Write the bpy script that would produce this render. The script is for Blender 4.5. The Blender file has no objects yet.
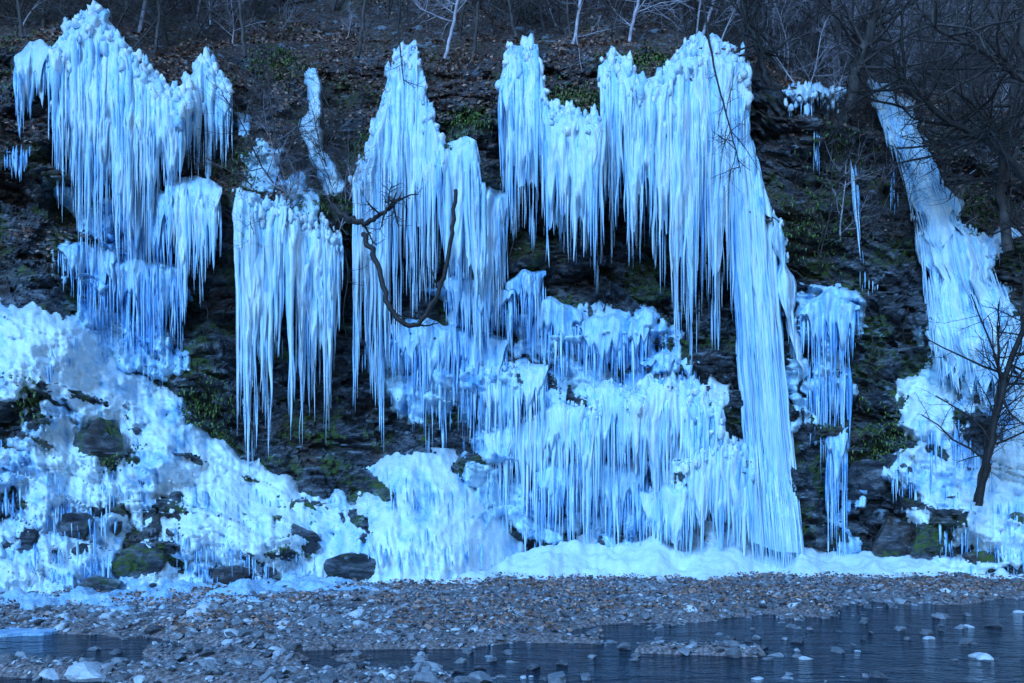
import bpy, math, random
import numpy as np
from mathutils import Vector
random.seed(7); rng=np.random.default_rng(7)
F=852.0; HZ=507.0; CH=1.6
scene=bpy.context.scene
scene.view_settings.view_transform='Standard'; scene.view_settings.look='None'; scene.view_settings.exposure=0
COL=scene.collection
# ---------------- noise ----------------
def _h(ix,iy,iz,seed):
    h=(ix.astype(np.int64)*374761393+iy.astype(np.int64)*668265263+iz.astype(np.int64)*2147483647+seed*1274126177)&0xffffffff
    h=((h^(h>>13))*1274126177)&0xffffffff
    h=((h^(h>>16))*2246822519)&0xffffffff
    h=h^(h>>15)
    return (h&0xffffff)/float(0xffffff)
def vn(x,y,z=0.0,seed=0):
    x,y,z=np.broadcast_arrays(np.asarray(x,float),np.asarray(y,float),np.asarray(z,float))
    ix=np.floor(x);iy=np.floor(y);iz=np.floor(z)
    fx=x-ix;fy=y-iy;fz=z-iz
    fx=fx*fx*(3-2*fx);fy=fy*fy*(3-2*fy);fz=fz*fz*(3-2*fz)
    r=0
    for a in (0,1):
        wa=fx if a else 1-fx
        for b in (0,1):
            wb=fy if b else 1-fy
            for c in (0,1):
                wc=fz if c else 1-fz
                r=r+wa*wb*wc*_h(ix+a,iy+b,iz+c,seed)
    return r
def fbm(x,y,z=0.0,o=4,seed=0):
    s=0;a=1;t=0
    for i in range(o):
        s=s+a*vn(np.asarray(x)*2**i,np.asarray(y)*2**i,np.asarray(z)*2**i,seed+i*17);t+=a;a*=.5
    return s/t
def ss(a,b,x):
    t=np.clip((x-a)/(b-a),0,1);return t*t*(3-2*t)
# ---------------- mesh helpers ----------------
class B:
    def __init__(s): s.V=[];s.Q=[];s.T=[];s.A=[];s.n=0
    def add(s,V,Q=None,T=None,a=0.5):
        if Q is not None and len(Q): s.Q.append(np.asarray(Q)+s.n)
        if T is not None and len(T): s.T.append(np.asarray(T)+s.n)
        s.V.append(np.asarray(V,float)); s.A.append(np.broadcast_to(np.asarray(a,float),(len(V),)).copy()); s.n+=len(V)
def mesh(b,name,mat,smooth=True,origin=None):
    V=np.concatenate(b.V);A=np.concatenate(b.A)
    if origin is None:
        origin=np.array([V[:,0].mean(),V[:,1].mean(),V[:,2].min()])
    V=V-origin
    Q=np.concatenate(b.Q) if b.Q else np.zeros((0,4),int)
    T=np.concatenate(b.T) if b.T else np.zeros((0,3),int)
    me=bpy.data.meshes.new(name)
    me.vertices.add(len(V));me.vertices.foreach_set('co',V.astype(np.float32).ravel())
    L=np.concatenate([Q.ravel(),T.ravel()]).astype(np.int32)
    me.loops.add(len(L));me.loops.foreach_set('vertex_index',L)
    n=len(Q)+len(T);me.polygons.add(n)
    tot=np.concatenate([np.full(len(Q),4),np.full(len(T),3)]).astype(np.int32)
    st=np.concatenate([[0],np.cumsum(tot)[:-1]]).astype(np.int32)
    me.polygons.foreach_set('loop_start',st);me.polygons.foreach_set('loop_total',tot)
    me.update(calc_edges=True)
    me.polygons.foreach_set('use_smooth',np.full(n,smooth))
    at=me.attributes.new('tone','FLOAT','POINT');at.data.foreach_set('value',A.astype(np.float32))
    me.materials.append(mat);me.update()
    return me,origin
def obj(name,me,loc,parent=None,label=None,category=None,kind=None,group=None,ploc=None):
    o=bpy.data.objects.new(name,me);COL.objects.link(o)
    if parent is not None:
        o.parent=parent; o.location=Vector(loc)-Vector(parent.location)
    else: o.location=Vector(loc)
    if label:o['label']=label
    if category:o['category']=category
    if kind:o['kind']=kind
    if group:o['group']=group
    return o
def make(b,name,mat,smooth=True,origin=None,**k):
    me,og=mesh(b,name,mat,smooth,origin);return obj(name,me,og,**k)
def gridQ(nr,nc,mask=None):
    i=np.arange(nr-1)[:,None]*nc+np.arange(nc-1)[None,:]
    q=np.stack([i,i+1,i+nc+1,i+nc],-1)
    if mask is not None:
        m=mask[:-1,:-1]&mask[1:,:-1]&mask[:-1,1:]&mask[1:,1:]
        q=q[m]
    return q.reshape(-1,4)
def tube(P,R,n=6,ang=None):
    P=np.asarray(P,float);R=np.asarray(R,float)
    t=np.gradient(P,axis=0);t/=np.linalg.norm(t,axis=1)[:,None]+1e-9
    ref=np.array([0.3,0.9,0.1]) if abs(t[0,1])<.8 else np.array([1.,0,0.1])
    a=np.cross(t,ref);a/=np.linalg.norm(a,axis=1)[:,None]+1e-9
    c=np.cross(t,a)
    th=np.linspace(0,2*np.pi,n,endpoint=False)
    rr=R[:,None]*(np.ones(n)[None,:] if ang is None else ang)
    V=P[:,None,:]+rr[...,None]*(np.cos(th)[None,:,None]*a[:,None,:]+np.sin(th)[None,:,None]*c[:,None,:])
    m=len(P);k=np.arange(n)
    i=np.arange(m-1)[:,None]*n
    q=np.stack([i+k,i+(k+1)%n,i+n+(k+1)%n,i+n+k],-1).reshape(-1,4)
    return V.reshape(-1,3),q
def P3(u,v,d):
    u,v,d=np.broadcast_arrays(np.asarray(u,float),np.asarray(v,float),np.asarray(d,float))
    return np.stack([(u-512)/F*d,d,CH+(HZ-v)/F*d],-1)
# ---------------- materials ----------------
def newmat(name):
    m=bpy.data.materials.new(name);m.use_nodes=True;nt=m.node_tree
    return m,nt,nt.nodes['Principled BSDF']
def noise(nt,scale,detail=4,vec=(1,1,1),rough=.55,dist=0,rot=(0,0,0)):
    g=nt.nodes.new('ShaderNodeNewGeometry');mp=nt.nodes.new('ShaderNodeMapping')
    mp.inputs['Scale'].default_value=vec;mp.inputs['Rotation'].default_value=rot
    n=nt.nodes.new('ShaderNodeTexNoise');n.inputs['Scale'].default_value=scale;n.inputs['Detail'].default_value=detail;n.inputs['Roughness'].default_value=rough;n.inputs['Distortion'].default_value=dist
    nt.links.new(g.outputs['Position'],mp.inputs[0]);nt.links.new(mp.outputs[0],n.inputs['Vector']);return n.outputs[0]
def ramp(nt,src,stops):
    r=nt.nodes.new('ShaderNodeValToRGB');e=r.color_ramp.elements
    while len(e)<len(stops): e.new(0.5)
    for i,(p,c) in enumerate(stops):
        e[i].position=p;e[i].color=(*c,1) if len(c)==3 else c
    nt.links.new(src,r.inputs[0]);return r.outputs[0]
def mix(nt,f,a,b,mode='MIX'):
    m=nt.nodes.new('ShaderNodeMix');m.data_type='RGBA';m.blend_type=mode
    for s,x in ((0,f),(6,a),(7,b)):
        if isinstance(x,(int,float)): m.inputs[s].default_value=x
        elif isinstance(x,tuple): m.inputs[s].default_value=(*x,1)
        else: nt.links.new(x,m.inputs[s])
    return m.outputs[2]
def math_(nt,op,a,b=0.0,c=None):
    m=nt.nodes.new('ShaderNodeMath');m.operation=op
    for s,x in ((0,a),(1,b),(2,c)):
        if x is None: continue
        if isinstance(x,(int,float)): m.inputs[s].default_value=x
        else: nt.links.new(x,m.inputs[s])
    return m.outputs[0]
def bump(nt,p,h,st,dist):
    b=nt.nodes.new('ShaderNodeBump');b.inputs['Strength'].default_value=st;b.inputs['Distance'].default_value=dist
    nt.links.new(h,b.inputs['Height']);nt.links.new(b.outputs[0],p.inputs['Normal'])
def attr(nt,n='tone'):
    a=nt.nodes.new('ShaderNodeAttribute');a.attribute_name=n;return a.outputs['Fac']
def ice_mat(name,lo,midc,hi,vec,tw=.7,rough=.20):
    m,nt,p=newmat(name)
    n1=noise(nt,5,4,vec);n2=noise(nt,30,3,vec)
    s=math_(nt,'ADD',math_(nt,'MULTIPLY',n1,.7),math_(nt,'MULTIPLY',n2,.35))
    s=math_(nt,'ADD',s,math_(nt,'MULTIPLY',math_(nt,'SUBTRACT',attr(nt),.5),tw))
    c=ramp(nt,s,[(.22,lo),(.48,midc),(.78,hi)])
    nt.links.new(c,p.inputs['Base Color'])
    p.inputs['Roughness'].default_value=rough
    p.inputs['IOR'].default_value=1.45
    h=math_(nt,'ADD',noise(nt,16,3,(vec[0],vec[1],vec[2]*1.8)),math_(nt,'MULTIPLY',noise(nt,60,2),.3))
    bump(nt,p,h,.6,.04)
    return m
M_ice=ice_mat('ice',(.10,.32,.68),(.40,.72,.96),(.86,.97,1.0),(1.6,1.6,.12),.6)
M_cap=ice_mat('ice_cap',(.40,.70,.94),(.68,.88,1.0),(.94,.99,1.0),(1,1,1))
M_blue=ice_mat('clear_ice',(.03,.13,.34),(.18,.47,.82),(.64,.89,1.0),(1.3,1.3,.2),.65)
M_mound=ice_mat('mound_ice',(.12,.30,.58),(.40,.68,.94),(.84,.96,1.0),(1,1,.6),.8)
def rock_mat(name,litter=True):
    m,nt,p=newmat(name)
    st=noise(nt,1.7,9,(1,1,3.4),.68,.5,(0,.35,0))
    c=ramp(nt,st,[(.37,(.010,.013,.018)),(.47,(.045,.055,.068)),(.56,(.14,.16,.185)),(.69,(.40,.45,.50))])
    br=ramp(nt,noise(nt,.7,4),[(.52,(0,0,0)),(.66,(1,1,1))])
    c=mix(nt,math_(nt,'MULTIPLY',br,.55),c,ramp(nt,noise(nt,7,4,(1,1,2)),[(.35,(.03,.02,.014)),(.65,(.24,.15,.095))]))
    g=nt.nodes.new('ShaderNodeNewGeometry');sx=nt.nodes.new('ShaderNodeSeparateXYZ');nt.links.new(g.outputs['Normal'],sx.inputs[0])
    up=ramp(nt,sx.outputs[2],[(.2,(0,0,0)),(.55,(1,1,1))])
    mo=ramp(nt,noise(nt,.9,5),[(.51,(0,0,0)),(.57,(1,1,1))])
    c=mix(nt,math_(nt,'MULTIPLY',mo,ramp(nt,noise(nt,9,3),[(.42,(0,0,0)),(.58,(1,1,1))])),c,(.10,.165,.03))
    if litter:
        sp=nt.nodes.new('ShaderNodeSeparateXYZ');nt.links.new(g.outputs['Position'],sp.inputs[0])
        hi=ramp(nt,math_(nt,'MULTIPLY',sp.outputs[2],.08),[(.5,(0,0,0)),(.75,(1,1,1))])
        lc=ramp(nt,noise(nt,14,5,(1,1,1),.7),[(.40,(.025,.016,.016)),(.52,(.14,.085,.066)),(.68,(.46,.30,.24))])
        c=mix(nt,math_(nt,'MULTIPLY',math_(nt,'MULTIPLY',up,hi),.85),c,lc)
        fr=ramp(nt,noise(nt,3.5,5),[(.58,(0,0,0)),(.68,(1,1,1))])
        c=mix(nt,math_(nt,'MULTIPLY',fr,math_(nt,'MULTIPLY',up,.5)),c,(.5,.7,.85))
        far_haze=ramp(nt,math_(nt,'MULTIPLY',sp.outputs[1],.01),[(.25,(0,0,0)),(.38,(1,1,1))])  # distance haze put into the hillside colour, paler with depth
        c=mix(nt,far_haze,c,ramp(nt,noise(nt,1.2,6,(1,1,.4),.7),[(.35,(.4,.37,.4)),(.6,(.95,.9,.95))]))
    nt.links.new(c,p.inputs['Base Color']);p.inputs['Roughness'].default_value=.34
    h=math_(nt,'ADD',noise(nt,4,8,(1,1,3),.68,0,(0,.35,0)),math_(nt,'MULTIPLY',noise(nt,25,4),.2))
    bump(nt,p,h,1,.2)
    return m
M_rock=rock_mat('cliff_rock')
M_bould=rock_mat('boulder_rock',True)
def simple(name,stops,scale=8,rough=.8,usetone=False,vec=(1,1,1)):
    m,nt,p=newmat(name)
    src=noise(nt,scale,4,vec)
    if usetone: src=math_(nt,'ADD',math_(nt,'MULTIPLY',src,.35),math_(nt,'MULTIPLY',attr(nt),.65))
    nt.links.new(ramp(nt,src,stops),p.inputs['Base Color']);p.inputs['Roughness'].default_value=rough
    bump(nt,p,noise(nt,scale*3,3,vec),.4,.02)
    return m
M_bark=simple('bark',[(.3,(.025,.02,.02)),(.7,(.13,.105,.095))],10,.85,False,(1,1,.3))
M_barkp=simple('pale_hazed_bark',[(.3,(.30,.27,.29)),(.7,(.66,.6,.66))],6,.85)  # naturally pale trunks, and haze put into the bark colour of distant trees
M_bdark=simple('wet_bark',[(.3,(.010,.008,.008)),(.7,(.04,.03,.025))],12,.7)
M_leaf=simple('dead_leaf',[(.1,(.05,.025,.02)),(.5,(.26,.14,.095)),(.9,(.6,.38,.3))],30,.8,True)
M_green=simple('fern_green',[(.2,(.03,.05,.012)),(.8,(.16,.25,.05))],14,.7,True)
M_peb=simple('pebble',[(.15,(.04,.042,.05)),(.42,(.17,.18,.20)),(.66,(.42,.45,.49)),(.88,(.8,.87,.92))],20,.35,True)
M_ground=simple('gravel_ground',[(.3,(.06,.05,.052)),(.5,(.19,.155,.15)),(.7,(.42,.37,.38))],26,.8)
M_snow=ice_mat('snow',(.55,.76,.96),(.80,.92,1),(.95,.99,1),(1,1,1),.5,.5)
m,nt,p=newmat('river_water')
p.inputs['Base Color'].default_value=(.006,.016,.03,1);p.inputs['Roughness'].default_value=.08;p.inputs['IOR'].default_value=1.333
bump(nt,p,math_(nt,'ADD',noise(nt,1.6,5,(1,1.8,1),.6,.8),math_(nt,'MULTIPLY',noise(nt,9,3,(1,1.6,1)),.3)),1.0,.16)
M_water=m
# ---------------- curtain definitions (top edge, bottom edge) ----------------
CUR=[
 dict(t=[(14,60),(30,38),(50,45)],b=[(12,128),(20,145),(35,115),(52,95)],lab="small fringe of blue icicles hanging from a dark cliff ledge"),
 dict(t=[(4,144),(30,147)],b=[(4,172),(18,182),(30,168)],lab="short icicle cluster under a dark rock ledge",blue=1,nosheet=1),
 dict(t=[(46,55),(66,30),(82,10),(104,10),(125,42),(150,70),(192,100)],b=[(44,135),(62,235),(80,255),(100,285),(122,305),(142,285),(162,235),(192,185)],lab="broad white icicle curtain with a peaked snowy crest",cap=1.3),
 dict(t=[(58,246),(90,240),(120,246)],b=[(60,285),(84,330),(104,355),(122,345)],lab="thin bluish ice tier clinging to dark rock",blue=1,thin=1),
 dict(t=[(104,262),(140,256),(188,270)],b=[(106,350),(130,392),(160,398),(188,350)],lab="lower bluish ice tier touching the icy slope",blue=1,thin=1),
 dict(t=[(120,190),(150,180),(172,196)],b=[(122,300),(150,330),(172,310)],lab="faint blue icicles filling a shadowed gap",blue=1,thin=1),
 dict(t=[(184,82),(205,54),(232,84)],b=[(186,165),(205,200),(228,175)],lab="narrow knobbly ice column flowing over the cliff lip",cap=1.2),
 dict(t=[(166,180),(196,172),(222,184)],b=[(166,260),(182,330),(198,305),(222,265)],lab="dense bundle of pale icicles under a mossy ledge"),
 dict(t=[(236,190),(262,198),(287,206)],b=[(222,370),(238,475),(256,492),(272,440),(287,320)],lab="long tapering icicle bundle reaching down to the icy slope",cap=.8),
 dict(t=[(289,212),(316,216),(342,236)],b=[(287,420),(296,462),(312,430),(326,450),(341,340)],lab="heavy icicle bundle dropping from a sloping ledge",cap=.8),
 dict(t=[(353,180),(374,128),(392,60),(403,42),(416,42),(428,100),(444,150)],b=[(351,420),(364,435),(385,448),(398,385),(414,320),(430,340),(446,305)],lab="tall tapering ice fall with a narrow knobbly peak",cap=1.1),
 dict(t=[(440,150),(460,138),(476,142),(486,185),(508,192)],b=[(446,305),(462,335),(476,385),(496,365),(508,280)],lab="slender icicle fall beside a dark hollow"),
 dict(t=[(390,322),(420,318),(450,325),(508,336)],b=[(392,410),(425,465),(455,455),(478,475),(508,420)],lab="blue translucent icicle tier over wet rock",blue=1,thin=1),
 dict(t=[(444,280),(470,274),(514,290)],b=[(444,350),(470,380),(514,365)],lab="faint blue icicles filling a shadowed recess",blue=1,thin=1),
 dict(t=[(506,285),(522,272),(546,270)],b=[(508,345),(524,365),(546,350)],lab="faint blue veil of icicles beside a dark cave",blue=1,thin=1),
 dict(t=[(500,80),(508,44),(537,44),(548,100),(602,120)],b=[(502,205),(514,255),(530,248),(548,275),(570,258),(588,308),(602,285)],lab="white icicle curtain with a thick blocky crest",cap=1.1),
 dict(t=[(600,66),(612,44),(642,78),(664,70),(686,40),(716,36),(738,50),(750,64)],b=[(598,300),(618,250),(640,300),(660,285),(680,388),(700,390),(716,362),(728,350),(750,200)],lab="largest white icicle curtain with bulging crest",cap=1.3,big=1.0),
 dict(t=[(724,150),(748,130),(768,200)],b=[(752,562),(780,574),(806,572)],lab="massive unbroken ice column reaching the ground",lean=1,col=1),
 dict(t=[(526,306),(552,296),(582,312)],b=[(528,375),(552,400),(582,395)],lab="narrow strand of blue ice low on the rock wall",blue=1,thin=1),
 dict(t=[(576,322),(610,310),(650,318)],b=[(578,390),(612,400),(650,395)],lab="patch of thin icicles low on the rock wall",blue=1,thin=1),
 dict(t=[(640,362),(664,352),(700,360)],b=[(640,392),(664,398),(700,398)],lab="short blue icicles above a swollen bulge",blue=1,thin=1),
 dict(t=[(470,368),(500,360),(548,366)],b=[(472,455),(500,488),(522,470),(546,450)],lab="upper step of icicles along the rock shelf",cap=.5,thin=1),
 dict(t=[(484,432),(530,415),(560,398),(602,408)],b=[(486,525),(510,545),(522,560),(560,545),(602,555)],lab="ragged middle step of pale icicles on rock",cap=.5,thin=1),
 dict(t=[(586,388),(614,380),(650,392)],b=[(586,480),(612,515),(650,500)],lab="short drapery of icicles beside a swollen bulge",cap=.5,thin=1),
 dict(t=[(535,470),(580,458),(648,462)],b=[(537,560),(590,560),(620,570),(647,566)],lab="lowest row of blue icicles above the snow",blue=1,thin=1),
 dict(t=[(628,394),(655,376),(700,382),(724,410)],b=[(630,480),(655,525),(690,520),(724,505)],lab="rounded ice shoulder fringed with icicles",cap=1.2),
 dict(t=[(684,456),(720,436),(758,450)],b=[(686,565),(720,572),(758,572)],lab="swollen lower ice column resting on the bank",cap=.9),
 dict(t=[(640,490),(668,484),(692,490)],b=[(642,565),(668,570),(692,570)],lab="short straight icicles above the snow bank",cap=.6),
 dict(t=[(766,206),(782,225),(792,300)],b=[(780,290),(790,340),(802,390)],lab="ragged ice fringe beside a massive column",cap=.6,lean=1,thin=1),
 dict(t=[(800,308),(828,290),(860,308)],b=[(802,375),(822,425),(842,400),(860,350)],lab="isolated ice cluster on a dark rock face",thin=1,blue=1),
 dict(t=[(806,365),(826,352),(850,365)],b=[(806,420),(824,500),(848,470)],lab="second step of thin ice on the rock face",thin=1,blue=1,nosheet=1),
 dict(t=[(826,430),(848,425)],b=[(832,560),(852,572)],lab="thin ice ribbon running down a dark gully",thin=1,blue=1),
 dict(t=[(850,160),(856,158)],b=[(858,258),(864,262)],lab="single thin ribbon of ice on bare rock",thin=1,lean=1),
 dict(t=[(888,174),(898,172)],b=[(889,212),(899,222)],lab="pair of small icicles on bare rock",thin=1,blue=1),
 dict(t=[(860,270),(878,274)],b=[(862,290),(877,300)],lab="small icicle tuft under a rock ledge",thin=1,nosheet=1),
 dict(t=[(813,124),(820,126)],b=[(813,170),(819,190)],lab="thin icicle pair hanging on the rock",thin=1,blue=1),
 dict(t=[(782,90),(808,82),(844,90)],b=[(782,112),(800,124),(844,108)],lab="ragged snow-capped ice fringe on a rocky ledge",thin=1,cap=.8),
 dict(t=[(868,82),(886,86),(906,98)],b=[(926,250),(945,262),(970,250)],lab="upper frozen cascade spilling down the steep rock",cap=.8,lean=1),
 dict(t=[(914,215),(945,215),(980,232)],b=[(936,388),(985,412),(1038,385)],lab="lower frozen cascade widening down the steep rock",cap=.5,lean=1),
 dict(t=[(955,250),(975,244),(1002,246)],b=[(957,290),(978,310),(1002,275)],lab="small ice shelf jutting from the frozen cascade",thin=1,cap=.6),
]
# ---------------- cliff depth table ----------------
UC=np.array([-260,0,128,256,384,512,640,768,896,1024,1280])
VC=np.array([20,60,120,200,300,400,480,540,620])
D=np.array([
[21.5,21,21.3,23.5,23.5,21.8,21.5,22.0,26.5,27.5,29],
[20.5,20.3,20.3,22.3,22.0,20.6,20.4,20.8,24.8,25.5,27],
[19.8,19.5,19.3,20.8,20.7,19.5,19.4,20.2,22.8,23.6,25],
[20.2,19.8,20.0,19.5,19.9,20.1,20.1,20.4,21.6,22.3,24],
[18.6,18.8,20.0,20.3,20.3,20.7,20.8,20.7,20.9,20.9,22],
[16.9,17.3,18.9,20.4,20.2,20.1,20.1,20.5,20.5,19.6,19.6],
[15.9,16.3,17.4,19.0,19.4,19.9,19.9,20.2,20.0,18.7,18.3],
[14.9,15.3,16.2,17.3,18.3,19.6,19.8,20.0,19.4,18.1,17.6],
[13.6,13.9,14.7,16.0,17.9,19.4,19.7,19.9,19.0,17.6,17.0]])
UF=np.arange(-260,1281,2.0);VF=np.arange(20,641,2.0)
tmp=np.stack([np.interp(UF,UC,r) for r in D])
S=np.stack([np.interp(VF,VC,tmp[:,j]) for j in range(len(UF))],1)
def blur(A,k,ax):
    w=np.hanning(k+2)[1:-1];w/=w.sum()
    pad=[(0,0),(0,0)];pad[ax]=(k//2,k//2)
    return np.apply_along_axis(lambda r:np.convolve(r,w,'valid'),ax,np.pad(A,pad,'edge'))
S=blur(blur(S,33,0),41,1)
UG,VG=np.meshgrid(UF,VF)
XN=(UG-512)*.0235;ZN=CH+(HZ-VG)*.0235
L=np.zeros_like(S)
for c in CUR:
    t=np.array(c['t'],float);b=np.array(c['b'],float)
    if c.get('lean'): continue
    vt=np.interp(UF,t[:,0],t[:,1]);vb=np.interp(UF,b[:,0],b[:,1])
    w=ss(t[0,0]-14,t[0,0]+6,UF)*(1-ss(t[-1,0]-6,t[-1,0]+14,UF))
    hh=vb-vt
    k=.4 if not c.get('thin') else .18
    L+= w[None,:]*(-k*np.exp(-((VG-(vt+14))/22)**2)+ .30*ss(0,1,(VG-vt-.25*hh)/(.25*hh+1))*(1-ss(0,1,(VG-vb+.1*hh)/(.3*hh+20))))
S+=blur(blur(L,9,0),9,1)
def gaus(u0,v0,su,sv):return np.exp(-((UG-u0)/su)**2-((VG-v0)/sv)**2)
dome=np.clip(1-((UG-426)/96)**2-((VG-605)/165)**2,0,1)
S-=1.6*blur(blur(dome**.7,9,0),9,1)
S-=1.0*gaus(40,350,70,60)
S-=.55*gaus(685,430,48,50)
S-=.5*gaus(715,500,50,40)
S-=.5*gaus(905,440,30,45)
S+=.7*(fbm(XN*.7,ZN*.7,0,3,5)-.5)*2*.6
def surf(u,v):
    fu=np.clip((np.asarray(u,float)-UF[0])/2,0,len(UF)-1.001);fv=np.clip((np.asarray(v,float)-VF[0])/2,0,len(VF)-1.001)
    iu=fu.astype(int);iv=fv.astype(int);a=fu-iu;b=fv-iv
    return (S[iv,iu]*(1-a)+S[iv,iu+1]*a)*(1-b)+(S[iv+1,iu]*(1-a)+S[iv+1,iu+1]*a)*b
def rockhf(X,Z):
    w=fbm(X*.5,Z*.5,3.3,3,11)*1.6
    s=(Z+X*.32)+w
    blk=np.floor(X*.55+fbm(X*.8,Z*.9,2,2,15)*1.6)
    s=s+.5*_h(blk,blk*0,blk*0,7)
    saw=(s*.85)%1.0; saw2=(s*3.1+w*2)%1.0
    q=fbm(X*1.0+Z*.3,Z*1.5,5,3,41)*7; qf=np.floor(q);qq=(qf+ss(.88,1,q-qf))/7
    q2=fbm(X*2.8,Z*4.6+X,6,2,43)*6; qf=np.floor(q2);qq2=(qf+ss(.85,1,q2-qf))/6
    return -(saw*.55+saw2*.13)*(.30+fbm(X*.5,Z*.5,9,2,4))+1.1*(qq-.5)+.36*(qq2-.5)+.06*(fbm(X*3.2,Z*4.0,1,4,23)-.5)+.38
def crest(u): return np.interp(u,[-260,0,60,150,250,420,520,740,790,900,1024,1280],[40,42,36,60,44,40,44,50,88,92,98,100])
def hslope(u): return np.interp(u,[-260,400,740,850,1280],[1.0,.95,.85,.64,.60])
us=np.arange(-120,1141,2.0)
vs_n=320
tt=np.linspace(0,1,vs_n)
U=np.broadcast_to(us,(vs_n,len(us)));vc=crest(us)
V=635+(vc-635)*tt[:,None]
Dp=surf(U,V)+rockhf((U-512)*.0235,CH+(HZ-V)*.0235)*ss(0,.06,1-tt)[:,None]
pts=P3(U,V,Dp)
b=B();b.add(pts.reshape(-1,3),gridQ(vs_n,len(us)))
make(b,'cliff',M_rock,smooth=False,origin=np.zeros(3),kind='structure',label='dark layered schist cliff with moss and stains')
def hill(u,t):
    vc=crest(u);d=surf(u,vc);p=P3(u,vc,d)
    r=(d+t)/d
    x=p[...,0]*r;y=p[...,1]+t
    z=p[...,2]+hslope(u)*t+ (fbm(x*.6,y*.6,0,4,31)-.5)*1.5*ss(0,2,t)+(fbm(x*3,y*3,0,3,37)-.5)*.5*ss(0,1,t)
    return np.stack([x,y,z],-1)
ts=np.concatenate([np.linspace(0,12,130),np.linspace(12.4,95,60)])
us2=np.arange(-120,1141,5.0)
Uh=np.broadcast_to(us2,(len(ts),len(us2)));Th=np.broadcast_to(ts[:,None],Uh.shape)
hp=hill(Uh,Th)
b=B();b.add(hp.reshape(-1,3),gridQ(len(ts),len(us2)))
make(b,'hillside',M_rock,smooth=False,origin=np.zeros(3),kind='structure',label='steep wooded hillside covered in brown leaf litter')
# ---------------- icicles ----------------
def icicle(u0,vt,vb,r,off=.3,lean=0.,seg=7,emb=1.):
    Lp=max(vb-vt,6);n=int(np.clip(Lp/5,6,52))
    t=np.linspace(0,1,n);v=vt+Lp*t;u=u0+lean*t
    ds=surf(u,v)
    d=np.minimum.accumulate(ds)-off+emb*.22*(1-ss(0,1,t*Lp/24))
    if n>8:
        k=np.ones(5)/5;d=np.convolve(np.pad(d,2,'edge'),k,'valid')
    P=P3(u,v,d)
    s=rng.random()*100
    P[:,0]+=(vn(t*Lp/36,s)-.5)*r*1.1;P[:,1]+=(vn(t*Lp/36,s+7)-.5)*r*.6
    pw=rng.uniform(.6,1.2)
    R=r*np.clip(1-t,0,1)**pw*(.80+.40*vn(t*Lp/9,s+3))*(.7+.6*vn(t*Lp/40,s+9))
    R*=np.clip(.35+t*Lp/22,0,1)
    R[0]*=.2;R=np.maximum(R,.0015)
    th=np.arange(seg)
    ang=.65+.7*vn(np.broadcast_to(th*1.7,(n,seg)),(t*Lp/26)[:,None]+s)
    P[:,2]=np.maximum(P[:,2],-.1)
    V,q=tube(P,R,seg,ang)
    return V,q
import bmesh
def ico(n):
    bm=bmesh.new();bmesh.ops.create_icosphere(bm,subdivisions=n,radius=1);v=np.array([x.co[:] for x in bm.verts]);f=np.array([[y.index for y in x.verts] for x in bm.faces]);bm.free();return v,f
IV,IT=ico(3);JV,JT=ico(2);KV,KT=ico(1)
def blob(c,r,V0,sq=(1,1,1),amp=.5,fr=1.6):
    s=rng.random(3)*50
    k=1+amp*(fbm(V0[:,0]*fr+s[0],V0[:,1]*fr+s[1],V0[:,2]*fr+s[2],2)-.5)*2
    return V0*k[:,None]*np.array(sq)*r+c
GI="frozen icicle curtains along the cliff"
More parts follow.
